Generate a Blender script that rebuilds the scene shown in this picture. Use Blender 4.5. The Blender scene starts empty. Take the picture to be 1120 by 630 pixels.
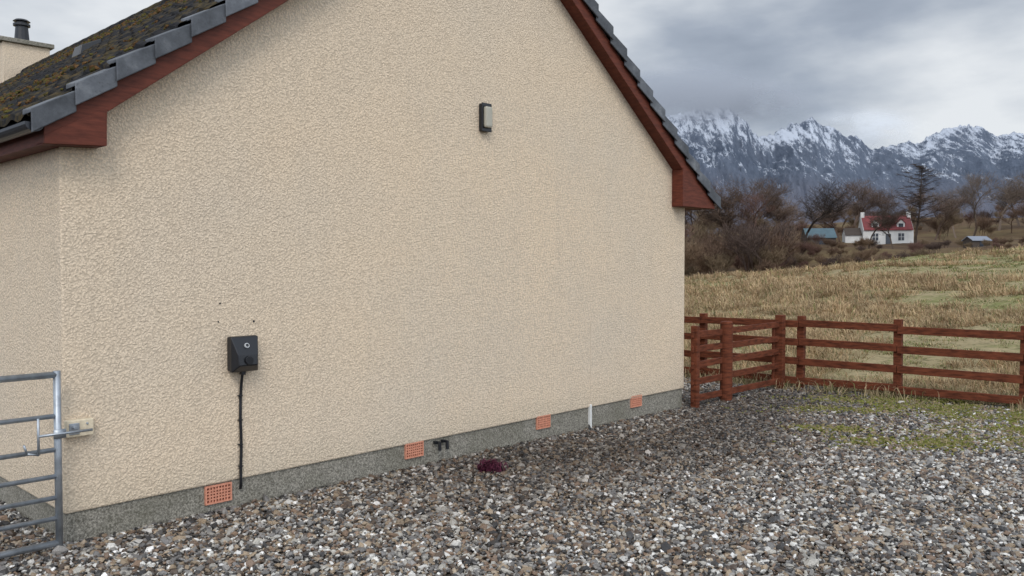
import bpy, bmesh, math, random
import numpy as np
from mathutils import Vector, Matrix, noise as mn
random.seed(7); rng=np.random.default_rng(11)
scene=bpy.context.scene
scene.view_settings.view_transform='Standard'
scene.view_settings.look='None'
scene.view_settings.exposure=0

# ------------------------------------------------------------ materials
def new_mat(name):
    m=bpy.data.materials.new(name); m.use_nodes=True
    nt=m.node_tree; nt.nodes.clear()
    out=nt.nodes.new('ShaderNodeOutputMaterial'); b=nt.nodes.new('ShaderNodeBsdfPrincipled')
    nt.links.new(b.outputs[0],out.inputs[0])
    return m,nt,b
def N(nt,t,**kw):
    n=nt.nodes.new(t)
    for k,v in kw.items(): setattr(n,k,v)
    return n
def L(nt,a,b): nt.links.new(a,b)
def coords(nt,kind='Object',scale=(1,1,1)):
    tc=N(nt,'ShaderNodeTexCoord'); mp=N(nt,'ShaderNodeMapping'); mp.inputs['Scale'].default_value=scale
    L(nt,tc.outputs[kind],mp.inputs[0]); return mp.outputs[0]
def noise(nt,vec,scale,detail=4,rough=.55):
    n=N(nt,'ShaderNodeTexNoise'); n.inputs['Scale'].default_value=scale; n.inputs['Detail'].default_value=detail
    n.inputs['Roughness'].default_value=rough; L(nt,vec,n.inputs['Vector']); return n.outputs['Fac']
def ramp(nt,fac,stops):
    r=N(nt,'ShaderNodeValToRGB'); e=r.color_ramp.elements
    while len(e)<len(stops): e.new(.5)
    for i,(p,c) in enumerate(stops):
        e[i].position=p; e[i].color=(c[0],c[1],c[2],1) if hasattr(c,'__len__') else (c,c,c,1)
    L(nt,fac,r.inputs[0]); return r.outputs[0]
def mix(nt,fac,a,b,mode='MIX'):
    m=N(nt,'ShaderNodeMix',data_type='RGBA',blend_type=mode)
    for s,v in((0,fac),(6,a),(7,b)):
        if isinstance(v,(int,float)): m.inputs[s].default_value=v if s==0 else (v,v,v,1)
        elif isinstance(v,tuple): m.inputs[s].default_value=(*v,1)
        else: L(nt,v,m.inputs[s])
    return m.outputs[2]
def math_(nt,op,a,b=0.0):
    m=N(nt,'ShaderNodeMath',operation=op)
    for i,v in enumerate((a,b)):
        if isinstance(v,(int,float)): m.inputs[i].default_value=v
        else: L(nt,v,m.inputs[i])
    return m.outputs[0]
def N_range(nt,a,lo,hi,o0=0.0,o1=1.0,smooth=False):
    r=N(nt,'ShaderNodeMapRange'); 
    if smooth: r.interpolation_type='SMOOTHSTEP'
    L(nt,a,r.inputs[0]); r.inputs[1].default_value=lo; r.inputs[2].default_value=hi; r.inputs[3].default_value=o0; r.inputs[4].default_value=o1; return r.outputs[0]
def bump(nt,b,h,strength=.5,dist=.01):
    n=N(nt,'ShaderNodeBump'); n.inputs['Strength'].default_value=strength; n.inputs['Distance'].default_value=dist
    L(nt,h,n.inputs['Height']); L(nt,n.outputs[0],b.inputs['Normal'])
def simple(name,c,rough=.7,metal=0,var=.25,scale=20,bs=.2,bd=.003,stretch=(1,1,1)):
    m,nt,b=new_mat(name); v=coords(nt,'Object',stretch); f=noise(nt,v,scale,3)
    col=ramp(nt,f,[(.3,tuple(x*(1-var) for x in c)),(.7,tuple(min(1,x*(1+var)) for x in c))])
    L(nt,col,b.inputs['Base Color']); b.inputs['Roughness'].default_value=rough; b.inputs['Metallic'].default_value=metal
    if bs>0: bump(nt,b,f,bs,bd)
    return m

def mat_harl():
    m,nt,b=new_mat('cream_harling'); v=coords(nt)
    big=noise(nt,v,.55,4,.6); med=noise(nt,v,6,3,.6)
    base=mix(nt,ramp(nt,big,[(.35,0),(.68,1)]),(.86,.69,.50),(.79,.66,.505))
    base=mix(nt,ramp(nt,med,[(.35,.0),(.75,.22)]),base,(.72,.58,.43))
    vs=coords(nt,'Object',(9,9,.35)); st=noise(nt,vs,1,3,.6)
    base=mix(nt,ramp(nt,st,[(.5,0),(.8,.20)]),base,(.62,.52,.40))
    tc=N(nt,'ShaderNodeTexCoord'); sp=N(nt,'ShaderNodeSeparateXYZ'); L(nt,tc.outputs['Object'],sp.inputs[0])
    z=math_(nt,'ADD',sp.outputs[2],math_(nt,'MULTIPLY',med,.25))
    base=mix(nt,ramp(nt,z,[(.33,.32),(.62,0)]),base,(.50,.44,.33))
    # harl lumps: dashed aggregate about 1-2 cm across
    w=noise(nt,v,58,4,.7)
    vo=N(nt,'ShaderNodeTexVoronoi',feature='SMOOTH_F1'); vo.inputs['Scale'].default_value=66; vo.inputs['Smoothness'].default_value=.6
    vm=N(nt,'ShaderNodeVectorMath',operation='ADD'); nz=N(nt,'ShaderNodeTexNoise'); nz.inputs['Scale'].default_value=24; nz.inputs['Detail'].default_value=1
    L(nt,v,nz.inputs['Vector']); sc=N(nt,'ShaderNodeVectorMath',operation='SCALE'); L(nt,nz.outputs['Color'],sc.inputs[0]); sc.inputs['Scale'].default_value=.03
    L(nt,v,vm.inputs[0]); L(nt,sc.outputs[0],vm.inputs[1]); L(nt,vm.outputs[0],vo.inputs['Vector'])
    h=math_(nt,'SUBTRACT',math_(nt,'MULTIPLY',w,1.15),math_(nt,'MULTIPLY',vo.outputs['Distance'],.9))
    base=mix(nt,1.0,base,ramp(nt,h,[(.0,.74),(.36,1)]),'MULTIPLY')  # crevice shade between the lumps painted into the base colour
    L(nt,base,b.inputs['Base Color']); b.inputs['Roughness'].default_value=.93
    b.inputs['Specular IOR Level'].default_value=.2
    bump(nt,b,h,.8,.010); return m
def mat_plinth():
    m,nt,b=new_mat('grey_plinth_render'); v=coords(nt)
    a=noise(nt,v,80,3,.75); c=noise(nt,v,3,4)
    col=ramp(nt,a,[(.34,(.09,.083,.066)),(.5,(.23,.215,.18)),(.66,(.44,.41,.345))])
    col=mix(nt,ramp(nt,c,[(.4,0),(.7,.4)]),col,(.12,.115,.08))
    L(nt,col,b.inputs['Base Color']); b.inputs['Roughness'].default_value=.9; b.inputs['Specular IOR Level'].default_value=.2; bump(nt,b,a,.8,.007); return m
def mat_attr(name,rough=.8,spec=.3,sc=90,var=.25):
    m,nt,b=new_mat(name); at=N(nt,'ShaderNodeAttribute',attribute_name='col')
    v=coords(nt); f=noise(nt,v,sc,2,.6)
    c=mix(nt,1.0,at.outputs['Color'],ramp(nt,f,[(.3,1-var),(.7,1+var*.3)]),'MULTIPLY')
    L(nt,c,b.inputs['Base Color']); b.inputs['Roughness'].default_value=rough; b.inputs['Specular IOR Level'].default_value=spec
    return m

M_harl=mat_harl(); M_pl=mat_plinth()
M_red=simple('red_brown_stained_board',(.115,.030,.017),.6,0,.3,9,.25,.002,(1,1,6)); M_red.node_tree.nodes['Principled BSDF'].inputs['Specular IOR Level'].default_value=.25
M_fence=simple('red_brown_fence_timber',(.125,.036,.017),.8,0,.5,7,.5,.004,(1,1,5)); M_fence.node_tree.nodes['Principled BSDF'].inputs['Specular IOR Level'].default_value=.2
M_black=simple('black_plastic',(.009,.010,.013),.36,0,.15,60,0)
M_dark=simple('dark_recess',(.006,.006,.006),.8,0,.1,5,0)
M_grey=simple('pale_grey_plastic',(.45,.46,.46),.4,0,.1,5,0)
M_galv=simple('galvanised_steel',(.36,.39,.42),.45,.75,.22,14,.1,.001)
M_terra=simple('terracotta',(.58,.25,.16),.8,0,.22,40,.4,.002)
M_cream=simple('cream_plastic',(.62,.53,.38),.55,0,.2,25,.2,.001)
M_white=simple('white_painted',(.74,.74,.71),.6,0,.07,1.2,.1,.002)
M_gutter=simple('black_gutter',(.016,.018,.024),.35,0,.1,5,0)
def mat_tiles():
    m,nt,b=new_mat('mossy_concrete_tile'); v=coords(nt)
    f=noise(nt,v,1.3,5,.65); g=noise(nt,v,14,4,.65)
    c=ramp(nt,g,[(.3,(.008,.008,.009)),(.7,(.028,.027,.028))])
    mo=ramp(nt,g,[(.3,(.028,.026,.010)),(.7,(.085,.058,.022))])
    k=math_(nt,'ADD',math_(nt,'MULTIPLY',f,.7),math_(nt,'MULTIPLY',g,.5))
    c=mix(nt,ramp(nt,k,[(.58,0),(.68,.8)]),c,mo)
    L(nt,c,b.inputs['Base Color']); b.inputs['Roughness'].default_value=.95; b.inputs['Specular IOR Level'].default_value=.15; bump(nt,b,k,.6,.02); return m
M_tile=mat_tiles()
def mat_verge():
    m,nt,b=new_mat('weathered_verge_tile'); v=coords(nt)
    f=noise(nt,v,5,5,.65); g=noise(nt,v,60,3,.6)
    ge=N(nt,'ShaderNodeNewGeometry')
    c=ramp(nt,f,[(.3,(.055,.060,.068)),(.55,(.115,.124,.138)),(.75,(.23,.24,.25))])
    c=mix(nt,1.0,c,ramp(nt,ge.outputs['Random Per Island'],[(0,.6),(1,1.2)]),'MULTIPLY')
    c=mix(nt,ramp(nt,g,[(.55,0),(.8,.6)]),c,(.04,.04,.04))
    L(nt,c,b.inputs['Base Color']); b.inputs['Roughness'].default_value=.6; b.inputs['Specular IOR Level'].default_value=.35; bump(nt,b,g,.4,.003); return m
M_verge=mat_verge()
M_stone=mat_attr('gravel_stone',.5,.45,120,.35)
M_moss=mat_attr('moss',.95,.1,150,.5)
def mat_blade(name):
    m,nt,b=new_mat(name); at=N(nt,'ShaderNodeAttribute',attribute_name='col')
    L(nt,at.outputs['Color'],b.inputs['Base Color']); b.inputs['Roughness'].default_value=.75; b.inputs['Specular IOR Level'].default_value=.15
    return m
M_grass=mat_blade('grass_blade'); M_bark=mat_blade('bark')

# ------------------------------------------------------------ mesh helpers
class MB:
    def __init__(s): s.v=[]; s.f=[]
    def hexa(s,c8):
        o=len(s.v); s.v+=[tuple(c) for c in c8]
        s.f+=[tuple(o+i for i in f) for f in((0,3,2,1),(4,5,6,7),(0,1,5,4),(1,2,6,5),(2,3,7,6),(3,0,4,7))]
    def box(s,x0,x1,y0,y1,z0,z1):
        s.hexa([(x0,y0,z0),(x1,y0,z0),(x1,y1,z0),(x0,y1,z0),(x0,y0,z1),(x1,y0,z1),(x1,y1,z1),(x0,y1,z1)])
    def prism(s,pts,t0,t1):
        o=len(s.v); n=len(pts)
        s.v+=[(p[0],t0,p[1]) for p in pts]+[(p[0],t1,p[1]) for p in pts]
        s.f.append(tuple(o+i for i in range(n))); s.f.append(tuple(o+n+i for i in reversed(range(n))))
        for i in range(n):
            j=(i+1)%n; s.f.append((o+i,o+n+i,o+n+j,o+j))
    def beam(s,p0,p1,w,h):
        p0=Vector(p0);p1=Vector(p1);d=(p1-p0).normalized(); side=d.cross(Vector((0,0,1)))
        if side.length<.3: side=Vector((fd[0],fd[1],0))
        side.normalize(); up=side.cross(d)
        a=side*w/2;b=up*h/2
        s.hexa([p0-a-b,p0+a-b,p1+a-b,p1-a-b,p0-a+b,p0+a+b,p1+a+b,p1-a+b])
    def tube(s,p0,p1,r,seg=12,r1=None,cap=True):
        p0=Vector(p0);p1=Vector(p1);d=(p1-p0).normalized(); a=d.orthogonal().normalized(); b=d.cross(a)
        r1=r if r1 is None else r1; o=len(s.v)
        for p,rr in((p0,r),(p1,r1)):
            for i in range(seg):
                t=2*math.pi*i/seg; s.v.append(tuple(p+a*rr*math.cos(t)+b*rr*math.sin(t)))
        for i in range(seg):
            j=(i+1)%seg; s.f.append((o+i,o+j,o+seg+j,o+seg+i))
        if cap:
            s.f.append(tuple(o+i for i in reversed(range(seg)))); s.f.append(tuple(o+seg+i for i in range(seg)))
    def obj(s,name,mat,parent=None,bevel=0,smooth=False):
        me=bpy.data.meshes.new(name); me.from_pydata(s.v,[],s.f)
        bm=bmesh.new(); bm.from_mesh(me); bmesh.ops.recalc_face_normals(bm,faces=bm.faces); bm.to_mesh(me); bm.free()
        me.materials.append(mat); o=bpy.data.objects.new(name,me); scene.collection.objects.link(o)
        if smooth:
            for p in me.polygons: p.use_smooth=len(p.vertices)==4
        if bevel:
            m=o.modifiers.new('b','BEVEL'); m.width=bevel; m.segments=2; m.limit_method='ANGLE'; m.angle_limit=.6
        if parent: o.parent=parent
        return o
def empty(name,loc=(0,0,0),rotz=0,parent=None):
    e=bpy.data.objects.new(name,None); e.location=loc; e.rotation_euler=(0,0,rotz); e.empty_display_size=.3
    scene.collection.objects.link(e)
    if parent: e.parent=parent
    return e
def fast_mesh(name,V,F,mat,col=None,smooth=False,parent=None):
    V=np.asarray(V,dtype=np.float32); F=np.asarray(F,dtype=np.int32); k=F.shape[1]
    me=bpy.data.meshes.new(name); me.vertices.add(len(V)); me.vertices.foreach_set('co',V.ravel())
    me.loops.add(F.size); me.loops.foreach_set('vertex_index',F.ravel())
    me.polygons.add(len(F)); me.polygons.foreach_set('loop_start',np.arange(0,F.size,k,dtype=np.int32))
    me.polygons.foreach_set('use_smooth',np.full(len(F),smooth,dtype=bool))
    me.update(calc_edges=True)
    if col is not None:
        a=me.attributes.new('col','FLOAT_COLOR','POINT'); c=np.ones((len(V),4),np.float32); c[:,:3]=col; a.data.foreach_set('color',c.ravel())
    me.materials.append(mat); o=bpy.data.objects.new(name,me); scene.collection.objects.link(o)
    if parent: o.parent=parent
    return o
bm=bmesh.new(); bmesh.ops.create_icosphere(bm,subdivisions=1,radius=1)
ICO_V=np.array([v.co[:] for v in bm.verts]); ICO_F=np.array([[v.index for v in f.verts] for f in bm.faces]); bm.free()
def scatter(name,P,S,col,mat,jit=.25,parent=None,tilt=1.0,smooth=False):
    n=len(P); ax=rng.uniform(0,2*math.pi,n); ay=rng.normal(0,.45*tilt,n); ar=rng.normal(0,.45*tilt,n)
    cz,sz=np.cos(ax),np.sin(ax); cy,sy=np.cos(ay),np.sin(ay); cx,sx=np.cos(ar),np.sin(ar)
    R=np.empty((n,3,3))
    R[:,0,0]=cz*cy;R[:,0,1]=cz*sy*sx-sz*cx;R[:,0,2]=cz*sy*cx+sz*sx
    R[:,1,0]=sz*cy;R[:,1,1]=sz*sy*sx+cz*cx;R[:,1,2]=sz*sy*cx-cz*sx
    R[:,2,0]=-sy;R[:,2,1]=cy*sx;R[:,2,2]=cy*cx
    B=ICO_V[None]*(1+rng.uniform(-jit,jit,(n,len(ICO_V),1)))*S[:,None,:]
    V=np.einsum('nij,nkj->nki',R,B)+P[:,None,:]
    F=(ICO_F[None]+(np.arange(n)*len(ICO_V))[:,None,None]).reshape(-1,3)
    return fast_mesh(name,V.reshape(-1,3),F,mat,np.repeat(col,len(ICO_V),0),smooth,parent)
def blades(name,P,Ln,az,lean,w,col,mat=None,parent=None,droop=.35):
    n=len(P); d=np.stack([np.cos(az),np.sin(az),np.zeros(n)],1); sd=np.stack([-np.sin(az),np.cos(az),np.zeros(n)],1)
    rot=rng.uniform(-1.2,1.2,n); side=sd*np.cos(rot)[:,None]+d*np.sin(rot)[:,None]
    up=np.array([0,0,1.])
    mid=P+d*(Ln*np.sin(lean)*.45)[:,None]+up*(Ln*np.cos(lean)*.6+Ln*.08)[:,None]
    tip=P+d*(Ln*np.sin(lean)*1.0+Ln*droop*.4)[:,None]+up*(Ln*np.cos(lean)*(1.0-droop*.5))[:,None]
    hw=(w/2)[:,None]*side
    V=np.stack([P-hw,P+hw,mid-hw*.8,mid+hw*.8,tip],1)
    b=(np.arange(n)*5)[:,None]
    F=np.concatenate([b+np.array([[0,1,3]]),b+np.array([[0,3,2]]),b+np.array([[2,3,4]])])
    return fast_mesh(name,V.reshape(-1,3),F,mat or M_grass,np.repeat(col,5,0),False,parent)

# ------------------------------------------------------------ site frame
A=np.array([-3.002,5.663]); u=np.array([.6945,.7196]); tin=np.array([-.7196,.6945])
TH=math.atan2(u[1],u[0])
FC=np.array([4.27,12.9]); fd=np.array([.765,-.645]); fd/=np.linalg.norm(fd); fm=np.array([-fd[1],fd[0]])
def loc(x,y):
    dx=x-A[0];dy=y-A[1]; return dx*u[0]+dy*u[1], dx*tin[0]+dy*tin[1]

# ------------------------------------------------------------ terrain
KY=[-1e5,13,60,80,120,155,260,420,900,4000]
HL=[0,0,.9,-.4,1.6,3.8,11.5,8,2,0]; HR=[0,0,3.3,2.0,4.2,7.0,18,15,4,0]
def terr(x,y):
    x=np.asarray(x,float); y=np.asarray(y,float)
    tx=np.clip(x/np.maximum(y,1),0,.85); w=(tx-.206)/.396
    l=np.interp(y,KY,HL); r=np.interp(y,KY,HR)
    for dy in (-.12,.12):
        l=l+np.interp(y*(1+dy),KY,HL); r=r+np.interp(y*(1+dy),KY,HR)
    h=(l/3)*(1-w)+(r/3)*w
    q=(x-FC[0])*fm[0]+(y-FC[1])*fm[1]
    fade=np.clip((q-.3)/4,0,1)
    und=.13*np.sin(x*.35+1)*np.cos(y*.28)+.07*np.sin(x*.9+y*.5)
    und=und+np.clip((y-60)/60,0,1)*(1.2*np.sin(x*.05)*np.sin(y*.04+1)+.5*np.sin(x*.13+2)*np.cos(y*.09))
    return (h+und)*fade
rs=np.concatenate([[.0],np.geomspace(1,14,30),np.geomspace(14.5,300,90),np.geomspace(310,9000,30)])
na=600; az=np.linspace(0,2*math.pi,na,endpoint=False)
RR,AZ=np.meshgrid(rs[1:],az,indexing='ij'); X=RR*np.sin(AZ); Y=RR*np.cos(AZ); Z=terr(X,Y)
V=np.concatenate([[[0,0,0]],np.stack([X,Y,Z],-1).reshape(-1,3)])
idx=1+np.arange(len(rs[1:])*na).reshape(-1,na); nx=np.roll(idx,-1,1)
q=np.stack([idx[:-1],idx[1:],nx[1:],nx[:-1]],-1).reshape(-1,4)
F=np.concatenate([q[:,[0,1,2]],q[:,[0,2,3]],np.stack([np.zeros(na,int),idx[0],nx[0]],1)])
def mat_ground():
    m,nt,b=new_mat('ground'); tc=N(nt,'ShaderNodeNewGeometry'); P=tc.outputs['Position']
    sp=N(nt,'ShaderNodeSeparateXYZ'); L(nt,P,sp.inputs[0])
    q=math_(nt,'ADD',math_(nt,'MULTIPLY',math_(nt,'SUBTRACT',sp.outputs[0],FC[0]),float(fm[0])),math_(nt,'MULTIPLY',math_(nt,'SUBTRACT',sp.outputs[1],FC[1]),float(fm[1])))
    n1=noise(nt,P,1.2,3,.6)
    q2=math_(nt,'ADD',q,math_(nt,'MULTIPLY',math_(nt,'SUBTRACT',n1,.5),1.0))
    fld=ramp(nt,q2,[(0,0),(.25,1)])
    vo=N(nt,'ShaderNodeTexVoronoi'); vo.inputs['Scale'].default_value=42; L(nt,P,vo.inputs['Vector'])
    gc=ramp(nt,vo.outputs['Color'],[(.1,(.03,.026,.023)),(.45,(.10,.08,.062)),(.7,(.15,.14,.13)),(.95,(.34,.31,.28))])
    gc=mix(nt,ramp(nt,vo.outputs['Distance'],[(.3,0),(.6,.8)]),gc,(.02,.018,.015))
    n2=noise(nt,P,.16,5,.62); n3=noise(nt,P,1.9,5,.7)
    sl=math_(nt,'SUBTRACT',n2,math_(nt,'MULTIPLY',sp.outputs[0],.0035))
    g=mix(nt,ramp(nt,sl,[(.36,0),(.50,1)]),(.175,.185,.065),(.27,.22,.12))
    g=mix(nt,ramp(nt,n3,[(.44,0),(.60,.8)]),g,(.36,.29,.17))
    g=mix(nt,ramp(nt,noise(nt,P,7,3,.7),[(.3,.75),(.5,0)]),g,(.085,.08,.035))
    moor=ramp(nt,noise(nt,P,.06,6,.72),[(.3,(.035,.026,.017)),(.48,(.10,.062,.034)),(.7,(.17,.13,.06))])
    g=mix(nt,N_range(nt,sp.outputs[1],62,80),g,moor)
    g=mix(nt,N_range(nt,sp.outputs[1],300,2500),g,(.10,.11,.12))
    c=mix(nt,fld,gc,g)
    L(nt,c,b.inputs['Base Color']); b.inputs['Roughness'].default_value=.95; b.inputs['Specular IOR Level'].default_value=.15
    return m
fast_mesh('ground',V,F,mat_ground(),None,True)

# ------------------------------------------------------------ gravel
n=430000; x=rng.uniform(-6.5,9,n); y=rng.uniform(4.2,15.5,n)
s_,t_=loc(x,y); qf=(x-FC[0])*fm[0]+(y-FC[1])*fm[1]
keep=(np.abs(x)<.70*y+.5)&~((s_>-.0)&(s_<7.56)&(t_>.0))&(qf<-.05+.25*np.sin(x*3)+.1*rng.normal(size=n))&(t_<4.0)
MOSS=[(4.75,8.9,1.0,.32),(5.5,9.5,.8,.35),(4.2,10.9,.8,.25),(5.0,11.7,1.0,.35),(6.2,10.4,.9,.6),(3.6,9.6,.35,.2),(5.9,8.5,.6,.35),(5.5,11.0,.8,.35),(6.6,9.6,.8,.5)]
def mossm(x,y):
    m=np.zeros_like(x)
    for a,b_,c,d in MOSS: m=np.maximum(m,np.exp(-((x-a)/c)**2-((y-b_)/d)**2))
    return np.clip(m*(.75+.45*np.sin(x*5.1+y*2.3)*np.cos(y*6.3-x*1.7)),0,1)
keep&=rng.uniform(size=n)>mossm(x,y)*.85
x,y,s_,t_=x[keep],y[keep],s_[keep],t_[keep]; n=len(x); print('stones',n)
sz=np.clip(rng.lognormal(math.log(.0140),.38,n),.006,.040)
S=np.stack([sz*rng.uniform(.9,1.5,n),sz*rng.uniform(.7,1.1,n),sz*rng.uniform(.4,.75,n)],1)
P=np.stack([x,y,rng.uniform(.0,.022,n)+.006*np.sin(x*2.1)*np.cos(y*1.7)],1)
pal=np.array([[.42,.395,.345],[.66,.64,.59],[.19,.18,.17],[.05,.047,.045],[.23,.155,.105],[.32,.245,.165],[.10,.073,.054],[.28,.265,.245],[.40,.32,.23],[.85,.83,.79]])
ci=rng.choice(len(pal),n,p=[.12,.08,.16,.16,.11,.10,.13,.09,.03,.02])
col=pal[ci]*rng.uniform(.75,1.2,(n,1))
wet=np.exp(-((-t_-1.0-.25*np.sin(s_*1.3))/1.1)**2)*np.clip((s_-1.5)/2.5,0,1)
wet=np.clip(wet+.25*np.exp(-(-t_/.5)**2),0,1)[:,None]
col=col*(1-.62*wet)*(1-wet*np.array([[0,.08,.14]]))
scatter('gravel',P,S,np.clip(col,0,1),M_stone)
n=110000; x=rng.uniform(2.5,8,n); y=rng.uniform(7,13.5,n); k=rng.uniform(size=n)<mossm(x,y)**1.2*.75
k&=((x-FC[0])*fm[0]+(y-FC[1])*fm[1])<.2
x,y=x[k],y[k]; n=len(x)
sz=rng.uniform(.012,.03,n)
c=np.array([.16,.165,.04])*rng.uniform(.6,1.3,(n,1)); tan=rng.uniform(size=n)<.35; c[tan]=np.array([.26,.21,.11])
scatter('moss_patch',np.stack([x,y,np.full(n,.018)],1),np.stack([sz,sz,sz*.5],1),c,M_moss)

# ------------------------------------------------------------ grass
def tuft_field():
    n=5200; yy=np.exp(rng.uniform(math.log(11.5),math.log(64),n*2)); tx=rng.uniform(.14,.78,n*2); xx=tx*yy
    q=(xx-FC[0])*fm[0]+(yy-FC[1])*fm[1]; k=q>.25; xx,yy=xx[k],yy[k]
    pat=np.array([mn.noise(Vector((a*.16,b*.16,3)))+.5*mn.noise(Vector((a*.55,b*.55,9))) for a,b in zip(xx,yy)])
    green=pat+(xx/yy-.40)*1.2+(yy-34)*.014>.14
    k=(~green)&(rng.uniform(size=len(xx))<.9) | green&(rng.uniform(size=len(xx))<.5)
    xx,yy,green,pat=xx[k][:n],yy[k][:n],green[k][:n],pat[k][:n]; n=len(xx)
    nb=42; idx=np.repeat(np.arange(n),nb); N_=len(idx)
    big=rng.uniform(.4,1.4,n)
    size=np.where(green,.09,.30)*big*np.clip(yy/26,.85,1.25)
    lay=rng.normal(2.4,.9,n)
    rr=rng.uniform(0,1,N_)**.6; R0=(.10+.14*big)[idx]*np.clip(yy[idx]/18,.8,1.8); a=rng.uniform(0,2*math.pi,N_)
    px=xx[idx]+np.cos(a)*rr*R0; py=yy[idx]+np.sin(a)*rr*R0
    az2=np.where(rng.uniform(size=N_)<.7,a+rng.normal(0,.3,N_),lay[idx]+rng.normal(0,.4,N_))
    Ln=size[idx]*rng.uniform(.6,1.2,N_)*(1.15-.45*rr); lean=np.clip(.25+rr*1.15+rng.normal(0,.15,N_),.05,1.5)
    w=.010*np.clip(yy[idx]/14,1,3.2)*rng.uniform(.7,1.3,N_)
    tone=rng.uniform(.60,1.15,n)
    straw=np.array([.54,.41,.24]); st2=np.array([.37,.235,.125]); gr=np.array([.20,.215,.075])
    m=np.clip(rng.uniform(size=(N_,1))*.6+rng.uniform(0,.5,n)[idx][:,None],0,1); c=straw*m+st2*(1-m)
    gm=(green[idx]&(rng.uniform(size=N_)<.68))|(rng.uniform(size=N_)<.08); c[gm]=gr*rng.uniform(.6,1.3,(gm.sum(),1))
    c*=rng.uniform(.7,1.12,(N_,1))*tone[idx][:,None]
    blades('field_grass',np.stack([px,py,terr(px,py)-.01],1),Ln,az2,lean,w,c)
    N_=22000; l=rng.uniform(-5,6,N_); o=rng.normal(.15,.28,N_); px=FC[0]+fd[0]*l+fm[0]*o; py=FC[1]+fd[1]*l+fm[1]*o
    dens=np.array([mn.noise(Vector((a*1.6,b*1.6,1))) for a,b in zip(px,py)])
    k=(dens>-.12)&((o>-.05)|(rng.uniform(size=N_)<.55)); px,py=px[k],py[k]; N_=len(px)
    c=np.array([.46,.36,.21])*rng.uniform(.5,1.15,(N_,1)); g=rng.uniform(size=N_)<.22; c[g]=np.array([.15,.16,.06])
    blades('fence_foot_grass',np.stack([px,py,np.zeros(N_)+.0],1),rng.uniform(.08,.32,N_),rng.uniform(0,6.28,N_),rng.uniform(.1,1.3,N_),rng.uniform(.005,.011,N_),c)
    n=52000; x=rng.uniform(2.5,8,n); y=rng.uniform(7,13.5,n); k=rng.uniform(size=n)<mossm(x,y)**1.5*.45; x,y=x[k],y[k]; n=len(x)
    c=np.array([.20,.21,.065])*rng.uniform(.5,1.3,(n,1)); g=rng.uniform(size=n)<.4; c[g]=np.array([.38,.31,.18])
    blades('yard_grass',np.stack([x,y,np.zeros(n)+.01],1),rng.uniform(.03,.10,n),rng.uniform(0,6.28,n),rng.uniform(.2,1.3,n),np.full(n,.006),c)
tuft_field()

# ------------------------------------------------------------ bungalow
H=empty('harled_bungalow',(A[0],A[1],0),TH)
S0,ZA,m_=3.87,5.65,.756; LW=7.574; DP=14.8
zu=lambda s: ZA-m_*abs(s-S0)
zp=lambda s: .213+.0066*s
b=MB(); b.prism([(0,zp(0)),(LW,zp(LW)),(LW,zu(LW)+.05),(S0,ZA+.05),(0,zu(0)+.05)],0,DP); b.obj('walls',M_harl,H,.012)
b=MB(); b.prism([(.018,-.4),(LW-.018,-.4),(LW-.018,zp(LW)+.04),(.018,zp(0)+.04)],.018,DP-.02); b.obj('plinth',M_pl,H,.006)
EL,ER=-.142,8.03; BH=.18; OV=.16
def barge(t0,t1,name):
    b=MB()
    zl,zr=2.665,2.63; sl=S0-(ZA-zl)/m_; sr=S0+(ZA-zr)/m_
    b.prism([(EL,zl),(sl,zl),(S0,ZA),(S0,ZA+BH),(EL,zu(EL)+BH)],t0,t1)
    b.prism([(S0,ZA),(sr,zr),(ER,zr),(ER,max(zr+.02,zu(ER)+BH)),(S0,ZA+BH)],t0,t1)
    return b.obj(name,M_red,H,.004)
barge(-OV,-OV+.024,'barge_board_front'); barge(DP+OV-.024,DP+OV,'barge_board_back')
b=MB(); b.prism([(S0-(ZA-2.67)/m_,2.68),(S0,ZA+.012),(S0,ZA+.035),(.0,zu(0)+.03)],-OV+.025,-.001)
b.prism([(S0,ZA+.012),(7.35,zu(7.35)+.012),(7.6,zu(7.6)+.03),(S0,ZA+.035)],-OV+.025,-.001); b.obj('verge_soffit',M_red,H)
b=MB()
b.prism([(EL+.001,2.664),(.243,2.686),(.248,zu(.248)+.03),(EL+.001,zu(EL)+.1)],-OV-.006,-OV-.0005)
b.prism([(.225,2.686),(.243,2.686),(.243,zu(.243)),(.225,zu(.225))],-OV,-.001)
b.prism([(EL+.001,2.664),(.22,2.684),(.22,2.70),(EL+.001,2.68)],-OV+.026,-.001)
b.prism([(7.26,2.622),(ER,2.622),(ER,zu(ER)+.17),(7.26,zu(7.26)+.03)],-OV-.006,-OV-.0005)
b.prism([(7.26,2.622),(7.278,2.622),(7.278,zu(7.278)),(7.26,zu(7.26))],-OV,-.001)
b.prism([(7.28,2.622),(ER-.001,2.622),(ER-.001,2.64),(7.28,2.64)],-OV+.026,-.001); b.obj('boxed_eave_ends',M_red,H,.003)
b=MB(); b.box(EL+.001,EL+.022,-OV+.026,DP+.1,2.664,2.80); b.box(EL+.023,-.001,.001,DP,2.668,2.683)
b.box(ER-.022,ER-.001,-OV+.026,DP+.1,2.622,2.74); b.box(LW+.001,ER-.023,.001,DP,2.626,2.642); b.obj('eave_fascia',M_red,H)
b=MB()
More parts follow.
